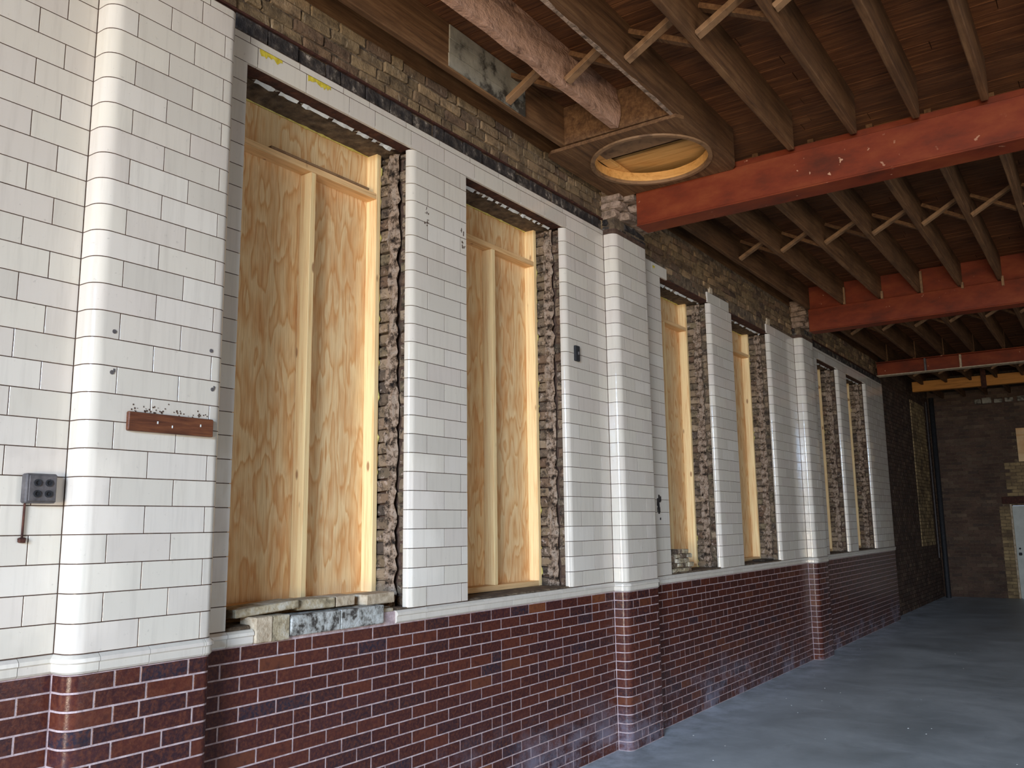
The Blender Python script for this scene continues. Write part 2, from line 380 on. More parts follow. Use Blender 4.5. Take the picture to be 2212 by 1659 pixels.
# right-hand wall (outside the frame) with wide gaps behind the added fill lamps, rear wall with the big doorway
wr = struct('wall_right', (XR, 0, 0), 'old red brick wall on the far side of the hall')
b = MB()
for y0, y1, z0, z1 in ((YB-.3, 1.2, 0, 5.1), (1.2, 6.8, 0, .3), (1.2, 6.8, 2.9, 5.1), (6.8, 9, 0, 5.1), (9, 14, 0, .7), (9, 14, 3.1, 5.1), (14, YE, 0, 5.1)):
    b.box(XR, XR+.3, y0, y1, z0, z1)
child('masonry', b, M['farbrick'], wr)
wk = struct('wall_rear', (0, YB, 0), 'brick wall around the wide doorway behind')
b = MB()
for x0, x1, z0, z1 in ((-.4, 3.9, 0, 5.1), (6.1, XR+.3, 0, 5.1), (3.9, 6.1, 4.5, 5.1)): b.box(x0, x1, YB-.3, YB, z0, z1)
child('masonry', b, M['farbrick'], wk)

# ------------------------------------------------------------------ left wall, bay by bay
BAYS = [(-7.9, 1.826, []), (1.826, 6.378, WIN[0:2]), (6.378, 11.728, WIN[2:4]), (11.728, END, WIN[4:6])]
LBL = ['left wall before the first pilaster, cream tiles over maroon glazed bricks', 'left wall bay with the two nearest boarded windows', 'left wall bay between the second and third pilasters', 'farthest tiled bay of the left wall']
walls = []
for i, (y0, y1, wins) in enumerate(BAYS):
    wl = struct('wall_left', (0, y0, 0), LBL[i]); walls.append(wl)
    core = MB()
    core.box(-.45, -.007, y0, y1, 0, ZL1-.004)
    edges = [y0] + [e for w_ in wins for e in (w_[0]+.05, w_[1]-.0)] + [y1]
    mk = MB()
    mk.box(-.45, -.0018, y0, y1, 0, ZL1-.006)
    child('dado_mortar', mk, M['mort_l'], wl)
    mk = MB()
    e = [y0] + [v for w_ in wins for v in w_] + [y1]
    for a, c in zip(e[0::2], e[1::2]):
        lo = a+(.055 if a != y0 else 0); hi = c-(.012 if c != y1 else 0)
        mk.box(-.45, -.0008, lo, hi, ZL1-.006, ZH)
    mk.box(-.16, -.0008 if i != 2 else -.02, y0, y1, ZH+.02, ZCAP)
    child('tile_bedding', mk, M['mort_d'] if i != 2 else M['mort_r'], wl)
    mk = MB(); mk.box(-.45, -.025, y0, y1, ZCAP, ZR+.0); mk.box(-.45, -.16, y0, y1, ZH+.02, ZCAP)
    mk.box(-.45, -.2, y0, y1, ZR, ZD+.1)
    child('brick_core', mk, M['mort_r'], wl)

XO = 0.0
def row_cuts(y0, y1, start, L):
    """joint positions between y0 and y1, first joint at start"""
    c = [y0]; y = start
    while y-L > y0+.02: y -= L
    while y < y0+.02: y += L
    while y < y1-.02: c.append(y); y += L
    c.append(y1); return c
G = .004
def white_run(wl, y0, y1, z, cuts, bull_left=False, mat='white', x=0.0, H=CW, name='glazed_tile'):
    cuts = [y0]+sorted(c for c in cuts if y0+.03 < c < y1-.03)+[y1]
    for j in range(len(cuts)-1):
        a, c = cuts[j]+G/2, cuts[j+1]-G/2
        L = round(c-a, 3)
        if bull_left and j == 0:
            r = .045; path = [(-.052, 0), (-r, 0)] + [(-r+r*sin(t), r-r*cos(t)) for t in [pi/2*k/6 for k in range(1, 7)]] + [(0, L)]
            put(name, path, H-G, mat, wl, x, a, z+G/2)
        else:
            put(name, [(0, 0), (0, L)], H-G, mat, wl, x+R.uniform(-.0002, .0003), a, z+G/2)
segs = {0: [(.55, 1.826, 'L')], 1: [(2.42, 2.62, 'a'), (3.885, 4.445, 'm'), (5.715, 6.378, 'e')],
        2: [(6.96, 7.505, 'b'), (8.745, 9.395, 'm2'), (10.70, 11.728, 'e2')], 3: [(12.25, 12.82, 'b'), (13.97, 14.48, 'm3'), (15.77, END, 'e3')]}
for i, wl in enumerate(walls):
    for (y0, y1, tp) in segs[i]:
        for k in range(25):
            z = ZL1+k*CW; A = k % 2 == 0
            if tp == 'L': cuts = [(1.585 if A else 1.698)-.335*q for q in range(5)]
            elif tp == 'm': cuts = [4.043, 4.378] if A else [4.21]
            elif tp == 'e': cuts = [5.89, 6.225] if A else [6.08]
            elif tp in 'ab': cuts = []
            elif tp == 'm2': cuts = [8.91, 9.245] if A else [9.075]
            else: cuts = row_cuts(y0, y1, y0+(.165 if A else .335), .335)
            white_run(wl, y0, y1, z, cuts, bull_left=(tp[0] in 'me'))
# crown course + cap
def crown(wl, y0, y1, cuts, cap=True):
    white_run(wl, y0, y1, ZH, cuts)
    if cap: white_run(wl, y0, y1, ZC, [c-.05 for c in cuts], H=.040, name='cap_tile')
crown(walls[0], .55, 1.826, [1.585, 1.25, .915])
crown(walls[1], 2.42, 6.378, [2.681, 3.012, 3.34, 3.554, 3.881, 4.21, 4.541, 4.88, 5.11, 5.444, 5.763, 6.09])
crown(walls[2], 6.96, 7.67, [7.33], False)
crown(walls[2], 8.70, 9.33, [9.06], False)
crown(walls[2], 10.62, 11.728, [10.94, 11.3], False)
crown(walls[3], 12.25, END, row_cuts(12.25, END, 12.6, .335))
# small cap fragments and yellow marks
# dado bricks
BL = .2205
def dado(wl, y0, y1, z0k, z1k, ph, limit=300, xs=0.0, key=None):
    items = []
    rr = random.Random(int(y0*100)+5)
    for k in range(z0k, z1k):
        st = ph+(BL/2 if k % 2 else 0)
        cuts = row_cuts(y0, y1, st, BL)
        c2 = []
        for a, c in zip(cuts, cuts[1:]):
            if rr.random() < .06 and c-a > .2: items.append((a, (a+c)/2, k)); items.append(((a+c)/2, c, k))
            else: items.append((a, c, k))
    vis = sorted(items, key=lambda t: (t[0] < 1.3, t[0]) if key is None else key(t))
    g = .0075; st_mb = MB()
    for n, (a, c, k) in enumerate(vis):
        L = round(c-a-g-.001, 3)
        if L < .02: continue
        z = k*CB
        if n < limit:
            put('glazed_brick', [(0, 0), (0, L)], CB-g, 'brown', wl, xs+rr.uniform(-.0005, .0008), a+g/2, z+g/2, .02, .0012)
        else:
            t_ = path_tile([(0, 0), (0, L)], CB-g, .02, .0012)
            st_mb.add([(v[0]+xs+rr.uniform(-.0, .0), v[1]+a+g/2, v[2]+z+g/2) for v in t_.v], t_.f)
    if st_mb.v: child('glazed_bricks', st_mb, M['brown'], wl, 'stuff')
dado(walls[0], .9, 1.826, 0, 18, 1.70)
def vis1(t):
    # floor line of the frame: rows below the picture's lower edge are the least visible
    y = (t[0]+t[1])/2; z = t[2]*CB
    return (z < 1.15-(y-2.6)*.37, y)
dado(walls[1], 2.42, 6.378, 0, 18, 2.598, key=vis1)
dado(walls[2], 6.96, 11.728, 0, 18, 7.17)
dado(walls[3], 12.25, END, 0, 18, 12.4, limit=0)

# sill moulding tiles (trim on the wall): path in x-z, built as small prisms
def sill_piece(parent, y0, y1, x=0.0, xb=-.30, name='sill_tile'):
    b = MB(); g = .0015
    prof = [(xb, ZL1-.002), (.004, ZL1-.004), (.018, ZL1-.016), (.020, ZL1-.03), (.012, ZL1-.036), (.012, ZL0+.012), (.004, ZL0+.003), (-.02, ZL0)]
    n = len(prof)
    for j in range(n-1):
        b.add([(prof[j][0], y0+g, prof[j][1]), (prof[j][0], y1-g, prof[j][1]), (prof[j+1][0], y1-g, prof[j+1][1]), (prof[j+1][0], y0+g, prof[j+1][1])], [(0, 1, 2, 3)][::-1])
    for yy in (y0+g, y1-g): b.add([(p_[0], yy, p_[1]) for p_ in prof], [tuple(range(n))])
    b.v = [(v[0]+x, v[1], v[2]) for v in b.v]
    return child(name, b, M['white'], parent)
def sills(wl, y0, y1, L=.30, depth=None, skip=()):
    cuts = row_cuts(y0, y1, y0+L*.8, L)
    for a, c in zip(cuts, cuts[1:]):
        if any(s0 < (a+c)/2 < s1 for s0, s1 in skip): continue
        inwin = any(w_[0]-.05 < (a+c)/2 < w_[1]+.05 for w_ in WIN)
        sill_piece(wl, a, c, 0, -.30 if inwin else -.003)
sills(walls[0], .55, 1.826)
for a, c in ((2.42, 2.62), (2.62, 2.77), (3.77, 4.026), (4.026, 4.33), (4.33, 4.60), (4.60, 4.93), (4.93, 5.25), (5.25, 5.56), (5.56, 5.88), (5.88, 6.15), (6.15, 6.378)):
    sill_piece(walls[1], a, c, 0, -.36 if (2.6 < a < 3.9 or 4.3 < a < 5.7) else -.003)
sills(walls[2], 6.96, 11.728); sills(walls[3], 12.25, END)

# rough brick band above the tiles
def rough_band(wl, y0, y1, z0, z1, mat, name, L=.22, H=.0757, x=-.006, jit=.004, stuff=False, g=.012, vj=None):
    n = max(1, int(round((z1-z0)/H))); H = (z1-z0)/n; sm = MB()
    for r in range(n):
        y = y0-R.uniform(0, L)
        while y < y1:
            a, c = max(y+g/2, y0), min(y+L-g/2, y1); y += L if R.random() > .25 else L/2
            c = min(c, y-g/2, y1)
            if c-a < .03: continue
            d = R.uniform(-.012, .006)
            z = z0+r*H
            if stuff: sm.box(x-.08, x+d, a, c, z+g/2, z+H-g/2, .006, jit)
            else:
                o = child(name, one(x-.08, x+d, a, c, z+g/2, z+H-g/2, .006, jit), M[mat], wl)
    if stuff: child(name+'s', sm, M[mat], wl, 'stuff')
for i, wl in enumerate(walls):
    y0, y1 = BAYS[i][0], BAYS[i][1]
    y0 = max(y0, .55)
    st = i == 3
    if i != 2:
        rough_band(wl, y0, y1, ZT0+.003, ZT1, 'tar', 'tarred_brick', .21, .09, -.012, .003, st, .006)
        rough_band(wl, y0, y1, ZT1+.012, ZR, 'soot', 'rough_brick', .22, .0757, -.008, .005, st)
    else:
        rough_band(wl, 7.67, 8.70, ZH+.01, ZCAP, 'soot', 'rough_brick', .2, .075, -.02, .008)
        rough_band(wl, 9.33, 10.62, ZH+.01, ZCAP, 'soot', 'rough_brick', .2, .075, -.02, .008)
        for a, c in ((7.0, 7.67), (8.70, 9.33), (10.62, 11.728)):
            rough_band(wl, a, c, ZC+.004, ZCAP, 'tar', 'tarred_brick', .2, .05, -.03, .003)
        rough_band(wl, y0, y1, ZCAP, ZR-.05, 'soot', 'rough_brick', .21, .0757, -.008, .008)
    # flat iron strip between the tarred course and the brickwork
    if i != 2:
        child('iron_strip', one(-.02, .004, y0, y1, ZT1-.002, ZT1+.011, .002), M['rust'], wl)
    # timber wall plate in shadow
    child('wall_plate', one(-.2, -.03, y0, y1, ZR+.002, ZD, .004), M['joist'], wl)

# ------------------------------------------------------------------ pilasters
RB = .062
def pil_tile(pr, y0, y1, z, row, H, name, mat, g, ch, cuts, left=True):
    """tiles of one course: front cuts in y; the first and last turn the rounded corners to the wall face"""
    cs = [y0]+cuts+[y1]
    for j in range(len(cs)-1):
        a, c = cs[j], cs[j+1]
        if j == 0:
            L = c-a-g/2
            path = [(.004, 0), (D-RB, 0)] + [(D-RB+RB*sin(t), RB-RB*cos(t)) for t in [pi/2*k/8 for k in range(1, 9)]] + [(D, L)]
            put(name, path, H-g, mat, pr, 0, a, z+g/2, .02, ch)
        elif j == len(cs)-2:
            L = c-a-g/2; r = .045
            path = [(D, 0)] + [(D-r+r*cos(t), L-r+r*sin(t)) for t in [pi/2*k/6 for k in range(0, 7)]] + [(.004, L)]
            put(name, path, H-g, mat, pr, 0, a+g/2, z+g/2, .02, ch)
        else:
            put(name, [(0, 0), (0, round(c-a-g, 3))], H-g, mat, pr, D+R.uniform(-.0002, .0003), a+g/2, z+g/2, .02, ch)
PL = ['nearest tiled pilaster with rounded corner, cream tiles over maroon bricks', 'second tiled pilaster carrying the first steel beam', 'third tiled pilaster carrying the second steel beam']
for pi_, (y0, y1) in enumerate(PIL):
    pr = struct('trim_%d' % (pi_+1), (0, y0, 0), PL[pi_])
    W = y1-y0
    for nm, mt, z0, z1, ins in (('dado_mortar', 'mort_l', 0, ZL0, .0018), ('tile_bedding', 'mort_d', ZL0, ZCAP, .0009)):
        b = MB(); r = RB
        pts = [(-.01, y0+ins), (D-RB, y0+ins)] + [(D-RB+(RB-ins)*sin(t), y0+RB-(RB-ins)*cos(t)) for t in [pi/2*k/6 for k in range(1, 7)]] + \
              [(D-.045+(.045-ins)*cos(t), y1-.045+(.045-ins)*sin(t)) for t in [pi/2*k/6 for k in range(0, 7)]] + [(-.01, y1-ins)]
        n = len(pts)
        b.add([(p[0], p[1], z) for z in (z0, z1) for p in pts], [(i, i+1, n+i+1, n+i) for i in range(n-1)]+[tuple(range(n, 2*n))])
        child(nm, b, M[mt], pr)
    for k in range(18):
        A = k % 2 == 0
        f0 = .11 if A else .19
        cuts = []; y = y0+f0
        while y < y1-.06: cuts.append(y); y += .112 if R.random() < .12 and y+.22 < y1-.05 else BL
        pil_tile(pr, y0, y1, k*CB, k, CB, 'glazed_brick', 'brown', .0075, .0018, cuts)
    for k in range(25):
        A = k % 2 == 0
        if pi_ == 0: cuts = [2.107, 2.397] if A else [1.948, 2.234]
        else: cuts = [y0+.281, y0+.55] if A else [y0+.122, y0+.408]
        cuts = [c for c in cuts if c < y1-.05]
        pil_tile(pr, y0, y1, ZL1+k*CW, k, CW, 'glazed_tile', 'white', G, .0006, cuts)
    pil_tile(pr, y0, y1, ZH, 0, CW, 'glazed_tile', 'white', G, .0006, [y0+.16, y0+.44])
    if pi_ == 0: pil_tile(pr, y0, y1, ZC, 0, .04, 'cap_tile', 'white', G, .0006, [y0+.2, y0+.48])
    # sill moulding going round the pilaster
    b = MB()
    prof = [(0, ZL1-.002), (.004, ZL1-.004), (.018, ZL1-.016), (.020, ZL1-.03), (.012, ZL1-.036), (.012, ZL0+.012), (.004, ZL0+.003), (-.01, ZL0)]
    cp = [((0, y0), (0, -1)), ((D-RB, y0), (0, -1))] + [((D-RB+RB*sin(t), y0+RB-RB*cos(t)), (sin(t), -cos(t))) for t in [pi/2*k/8 for k in range(1, 9)]]
    joints = [y0+.11+.006, y0+.33] + ([y0+.585] if W > .6 else [])
    def strip(plan):
        b = MB(); n = len(prof); k = len(plan)
        for j in range(n-1):
            b.add([(q[0][0]+q[1][0]*prof[jj][0], q[0][1]+q[1][1]*prof[jj][0], prof[jj][1]) for jj in (j, j+1) for q in plan], [(k+i, k+i+1, i+1, i) for i in range(k-1)], k > 2)
        for q in (plan[0], plan[-1]):
            b.add([(q[0][0]+q[1][0]*(p_[0]), q[0][1]+q[1][1]*p_[0], p_[1]) for p_ in prof]+[(q[0][0]-q[1][0]*.02, q[0][1]-q[1][1]*.02, ZL0), (q[0][0]-q[1][0]*.02, q[0][1]-q[1][1]*.02, ZL1)], [tuple(range(n+2))])
        return b
    child('sill_tile', strip(cp+[((D, joints[0]-.0015), (1, 0))]), M['white'], pr)
    js = joints+[y1-.05]
    for a, c in zip(js, js[1:]): child('sill_tile', strip([((D, a+.0015), (1, 0)), ((D, c-.0015), (1, 0))]), M['white'], pr)
    cq = [((D, y1-.05+.0015), (1, 0))] + [((D-.045+.045*cos(t), y1-.045+.045*sin(t)), (cos(t), sin(t))) for t in [pi/2*k/6 for k in range(0, 7)]] + [((0, y1), (0, 1))]
    child('sill_tile', strip(cq), M['white'], pr)
    # rough stub above the tiles that carries the beam
    if pi_ > 0:
        zz = ZC+.01; r = 0
        while zz < ZR+.0:
            h = .0757 if zz > ZT1 else .066
            mt = 'tar' if zz < ZT1-.03 else 'stub'
            xo = .10 if zz < ZT1-.03 else .20
            yy = y0
            for q, L in enumerate((.2, .21, y1-y0-.41) if r % 2 else (.11, .22, y1-y0-.33)):
                child('rough_brick', one(-.02, xo+R.uniform(-.02, .02)-(.06 if q == 0 else 0)+(.04 if zz > 4.4 else 0), yy+.005, yy+L-.005, zz+.005, zz+h-.003, .012, .009), M[mt], pr)
                yy += L
            zz += h; r += 1
        child('brick_core', one(-.02, .10, y0+.02, y1-.01, ZC, ZR, .01), M['mort_r'], pr)

# ------------------------------------------------------------------ windows: rough jambs, lintel, boarding
ORD = ['nearest', 'second nearest', 'third', 'fourth', 'fifth', 'farthest']
for n, (y0, y1) in enumerate(WIN):
    wn = struct('window_%d' % (n+1), (0, y0, ZL1), '%s window opening with broken brick jambs' % ORD[n])
    rr = random.Random(n+20)
    H = .0757; rows = int((ZH-ZL1)/H)+1; sm = MB(); smm = MB()
    indiv = n < 3
    for side in (1, -1):
        yj = y1+.03 if side > 0 else y0-.0
        smj = MB()
        for k in range(rows):
            z = ZL1+k*H; zt = min(z+H-.006, ZH)
            if zt-z < .02: continue
            cols = ((-.125-rr.uniform(-.012, .012), -.072, rr.uniform(.0, .02)), (-.31+rr.uniform(-.01, .01), -.182+rr.uniform(-.015, .015), rr.uniform(-.022, -.004)), (-.36, -.322, rr.uniform(-.03, -.015)))
            for ci, (xa, xb, dy) in enumerate(cols):
                if side > 0: args = (xa, xb, yj+dy, yj+.09, z+.004, zt)
                else: args = (xa, xb, y0-.06, y0+.012-dy*.4, z+.004, zt)
                if side > 0 and indiv: child('jamb_brick', one(*args, .008, .006, rnd=rr), M['jamb'], wn)
                else: smj.box(*args, .008, .006, rnd=rr)
        if smj.v: child('jamb_bricks', smj, M['jamb'], wn, 'stuff')
        # ragged mortar where the reveal tiles were hacked off
        b = MB(); nz = 64; nx = 5
        vs = []
        for iz in range(nz+1):
            for ix in range(nx+1):
                xx = -.205+.085*ix/nx+rr.uniform(-.008, .008); zz = ZL1+(ZH-ZL1)*iz/nz+(rr.uniform(-.015, .015) if 0 < iz < nz else 0)
                dy = rr.uniform(-.022, .012)
                vs.append((xx, (yj-.012+dy) if side > 0 else (y0+.006-dy*.5), zz))
        b.add(vs, [(iz*(nx+1)+ix, iz*(nx+1)+ix+1, (iz+1)*(nx+1)+ix+1, (iz+1)*(nx+1)+ix) for iz in range(nz) for ix in range(nx)])
        child('jamb_mortar', b, M['jmort'], wn)
    # head: iron angle, timber lintel
    child('lintel', one(-.36, -.10, y0-.02, y1+.03, ZH+.025, ZH+.16, .004, .003, rnd=rr), M['dkwood'], wn)
    child('iron_angle', one(-.11, -.012, y0-.01, y1+.02, ZH+.004, ZH+.02, .002), M['rust'], wn)
    b = MB(); vs = []; K = 34
    for q in range(K+1):
        yy = y0+.1+(y1-y0-.14)*q/K
        ww = abs(rr.gauss(0, .012))+.003
        vs += [(-.125-ww, yy, ZH+.012), (-.105+ww*.3, yy, ZH+.0), (-.12, yy, ZH-.006-ww*.5)]
    b.add(vs, [(3*q, 3*q+1, 3*q+4, 3*q+3) for q in range(K) if rr.random() > .25]+[(3*q+1, 3*q+2, 3*q+5, 3*q+4) for q in range(K) if rr.random() > .25])
    child('paint_flakes', b, M['chip'], wn, 'stuff')
    b = MB(); b.box(-.36, -.02, y0-.03, y1+.08, ZL1-.03, ZL1+.006, .006, .004)
    child('mortar_bed', b, M['mort_r'], wn)
    # boarding
    bd = empty('window_boarding', (-.3, (y0+y1)/2, ZL1)); 
    tag(bd, ['plywood boarding with one broad centre stud in the nearest window', 'plywood boarding in the second window, left of the second pilaster', 'plywood boarding above the patch of brick rubble', 'plywood boarding in the window just left of the third pilaster', 'plywood boarding in the first window past the third pilaster', 'narrowest looking plywood boarding, in the last window of the white wall'][n], 'boarding', 'plywood window boardings')
    zb = ZL1+(.05 if n == 0 else .008); zt = ZH+.022; S = .038
    yl, yr = y0+.0, y1+.005
    child('plywood_panel', one(-.375, -.359, yl, yr, ZL1+.007, zt, .001), M['ply'], bd)
    zr = 3.842
    cy = (3.302 if n == 0 else 5.105 if n == 1 else y0+.62)
    xf, xb = -.268, -.3585
    child('rail', one(xb, xf, yl+.0, yr-S-.001, zr, zr+S, .002), M['studh'], bd)
    child('sill_plate', one(xb, xf, yl, yr-S-.001, zb, zb+S, .002), M['studh'], bd)
    child('stud', one(xb, xf, cy, cy+S, zb+S+.001, zr-.001, .002), M['stud'], bd)
    child('stud', one(xb, xf, yr-S, yr, zb, zt-.002, .002), M['stud'], bd)
    child('stud', one(xb, xf, yl, yl+S, zb+S+.001, zr-.001, .002), M['stud'], bd)
    if n == 0:
        child('batten', one(xb+.01, xf+.005, 3.0, 3.78, zr+S+.001, zr+S+.014, .001), M['oldpine'], bd, label='grey batten on the rail')
    # expanding foam beads; the yellow top one also stands in for leaking light
    b = MB(); K = 90
    def bead(pts, rad):
        ring = []
        for (c, u, v) in pts:
            r_ = rad*(rr.uniform(.5, 1.5) if rr.random() > .1 else 2.2)
            ring.append([tuple(Vector(c)+Vector(u)*cos(t)*r_+Vector(v)*sin(t)*r_) for t in (0, pi/2, pi, 3*pi/2)])
        vs = [p for r_ in ring for p in r_]
        b.add(vs, [(4*i+j, 4*i+(j+1) % 4, 4*i+4+(j+1) % 4, 4*i+4+j) for i in range(len(ring)-1) for j in range(4)], True)
    bead([((-.285+rr.uniform(-.004, .004), yr+.005, zb+(zt-zb)*q/K), (1, 0, 0), (0, 1, 0)) for q in range(K+1)], .010)
    bead([((-.352, yl+(yr-yl)*q/40, zt-.002), (1, 0, 0), (0, 0, 1)) for q in range(41)], .006)
    child('foam_light_bead', b, M['foam'], bd)

# ------------------------------------------------------------------ ceiling: deck boards, joists, bridging
bayY = [(YB+.1, BEAMY[0][0]), (BEAMY[0][1], BEAMY[1][0]), (BEAMY[1][1], BEAMY[2][0]), (BEAMY[2][1], YE)]
JX = [.20, .665, 1.125, 1.60, 2.07, 2.505, 2.94, 3.40, 3.86, 4.32, 4.78, 5.24, 5.7, 6.16, 6.62, 7.08, 7.54, 8.0, 8.46]
JW = .05; ZJ = 4.622
CL = ['ceiling of the nearest bay, brown boards on open joists', 'ceiling between the first and second steel beams', 'ceiling between the second and third steel beams', 'dark ceiling beyond the third steel beam']
ceil = []
for i, (ya, yb) in enumerate(bayY):
    ce = struct('ceiling', (0, ya, ZJ), CL[i]); ceil.append(ce)
    # roof slab that keeps the daylight out
    child('deck_backing', one(-.45, XR+.3, ya-.2, yb+.2, ZD+.028, ZD+.12), M['board'], ce)
    y = ya-.1; q = 0; sm = MB()
    xs = [-.2, 2.1, 4.4, 6.7, XR]
    while y < yb+.1:
        Wd = R.choice((.132, .14, .128))
        off = R.uniform(-.9, .9)
        cuts = [-.19, 2.4+off, 5.2+off, XR]
        for a, c in zip(cuts, cuts[1:]):
            if i < 2 and a < 5.5 and y > 1.4: child('deck_board', one(a+.002, c-.002, y+.003, y+Wd-.003, ZD+R.uniform(0, .004), ZD+.024, .002), M['board'], ce)
            else: sm.box(a+.002, c-.002, y+.003, y+Wd-.003, ZD+R.uniform(0, .004), ZD+.024, .002)
        y += Wd
    child('deck_boards', sm, M['board'], ce, 'stuff')
    for j, x in enumerate(JX):
        e0, e1 = ya, yb
        if i == 0: e1 = yb-.03
        else: e1 = yb+.055; e0 = ya+(.35 if i == 1 else -.05)
        if i == 3: e1 = YE
        rr = random.Random(j*7+i)
        if i == 0 and j == 1:
            # the joist with crusted plaster, cut short at the trimmer
            b = MB(); K = 60; prof_n = 8; vs = []
            for q_ in range(K+1):
                yy = e0+(5.33-e0)*q_/K
                jt = lambda a=.012: rr.uniform(-a, a)
                vs += [(x+jt(), yy, ZD), (x-.008+jt(), yy, ZJ+.14), (x+jt(.008), yy, ZJ+.006+jt(.006)), (x+.055+jt(.008), yy, ZJ+.004+jt(.006)), (x+.07+jt(), yy, ZJ+.09), (x+.068+jt(), yy, ZJ+.17), (x+.064+jt(), yy, ZJ+.235+jt(.02)), (x+.05, yy, ZD)]
            b.add(vs, [(8*a+c, 8*a+8+c, 8*a+9+c, 8*a+c+1) for a in range(K) for c in range(7)]+[tuple(range(8*K, 8*K+8))])
            child('joist', b, M['peel'], ce, label='joist crusted with peeling pinkish plaster')
            continue
        b = MB(); K = 10; vs = []
        for q_ in range(K+1):
            yy = e0+(e1-e0)*q_/K; a_, c_ = rr.uniform(-.003, .003), rr.uniform(-.003, .003)
            vs += [(x+a_, yy, ZD), (x+a_, yy, ZJ+.006), (x+a_+.006, yy, ZJ+c_), (x+JW+a_-.006, yy, ZJ+c_), (x+JW+a_, yy, ZJ+.006), (x+JW+a_, yy, ZD)]
        b.add(vs, [(6*a+c, 6*a+6+c, 6*a+7+c, 6*a+c+1) for a in range(K) for c in range(5)]+[tuple(range(6*K, 6*K+6)), tuple(range(6))[::-1]])
        child('joist', b, M['joist'], ce)
    # herringbone bridging
    yc = [4.62, 9.12, 14.0, 19.0][i]
    def strut(x0, z0, x1, z1, yy, mt, wd=.062, th=.034):
        dx, dz = x1-x0, z1-z0; L = math.hypot(dx, dz); ang = math.atan2(dz, dx)
        mm = Matrix.Translation(((x0+x1)/2, yy, (z0+z1)/2)) @ Matrix.Rotation(-ang, 4, 'Y')
        b = MB(); b.box(-L/2, L/2, -wd/2, wd/2, -th/2, th/2, .002, .001, M4=mm); return child('bridging_strut', b, M[mt], ce)
    for j in range(len(JX)-1):
        if JX[j] > 5.3: break
        xa, xb = JX[j]+JW+.001, JX[j+1]-.001
        if i == 0 and j == 1: xa += .02
        if i == 0 and j == 0: xb -= .01
        o1 = strut(xa, ZJ+.035, xb, ZD-.05, yc-.034, 'oldpine'); o2 = strut(xa, ZD-.05, xb, ZJ+.035, yc+.034, 'joist')
b = MB(); vs = []; rr = random.Random(77); K = 120
for q_ in range(K+1):
    yy = -2+8.4*q_/K; w_ = rr.uniform(.004, .014); vs += [(1.118-w_*.4, yy, ZJ+.006), (1.118-w_*.3, yy, ZJ-.007), (1.132+w_, yy, ZJ-.006), (1.132+w_, yy, ZJ+.004)]
b.add(vs, [(4*a_+c_, 4*a_+4+c_, 4*a_+5+c_, 4*a_+c_+1) for a_ in range(K) for c_ in range(3)])
child('lath_strip', b, M['stub'], ceil[0], label='pale remains of plaster lath under one joist')
# trimmer joist at the short joist
child('trimmer', one(.252, 1.123, 5.345, 5.395, ZJ+.002, ZD-.001, .003, .002), M['joist'], ceil[0])

# ------------------------------------------------------------------ steel beams
def steel_beam(y0, y1, z0, z1, x0, label, cap=True, web=False, ztop=None):
    e = empty('steel_beam', (x0, (y0+y1)/2, z0)); tag(e, label, 'beam', 'steel beams across the hall')
    if not web:
        child('box_section', one(x0, XR, y0, y1, z0, z1, .004), M['steel'], e)
        child('flange', one(x0, XR, y0-.012, y1+.012, z0-.014, z0-.0005, .003), M['steel'], e)
    else:
        ym = (y0+y1)/2
        child('web', one(x0, XR, ym-.008, ym+.008, z0+.014, z1-.014, .001), M['steel'], e)
        child('flange', one(x0, XR, y0, y1, z0, z0+.0135, .003), M['bole'], e, label='lower flange with a pale edge')
        child('flange', one(x0, XR, y0, y1, z1-.0135, z1, .003), M['steel'], e)
        for xx in (.86, 1.42, 3.0): child('stiffener', one(xx, xx+.03, y0+.01, ym-.0085, z0+.015, z1-.015, .002), M['bole'] if xx > 1 else M['grey'], e)
    if cap:
        child('upper_plate', one(x0, XR, y0+.062, y1-.062, z1+.0005, ztop or ZD-.003, .002), M['steel'], e)
    return e
sb1 = steel_beam(*BEAMY[0], 4.312, 4.610, .27, 'nearest red painted steel beam, resting on the second pilaster', ztop=4.682)
sb2 = steel_beam(*BEAMY[1], 4.312, 4.606, .235, 'second red steel beam with wooden wedges along its top')
sb3 = steel_beam(*BEAMY[2], 4.342, 4.595, .06, 'farthest dull red steel beam with a pale lower edge', False, True)
# wooden wedges on the second beam
for k, (x, z0, z1, lab) in enumerate(((.72, 4.60, 4.83, 'tall thin wooden packing strip on the second beam, nearest the wall'), (1.19, 4.60, 4.70, 'short wooden wedge under the second joist end on the second beam'),
                                  (1.665, 4.60, 4.88, 'tall pale packing strip standing on the second beam below the third joist'), (2.125, 4.58, 4.655, 'small pale wedge under the fourth joist end'), (2.56, 4.54, 4.66, 'bright split wedge under the fifth joist end of the second beam'))):
    o = one(x-.014, x+.014, 11.665, 11.698, z0, z1, .002, .001).obj('packing_wedge', M['oldpine']); tag(o, lab, 'wedge', 'wooden wedges on the second beam')

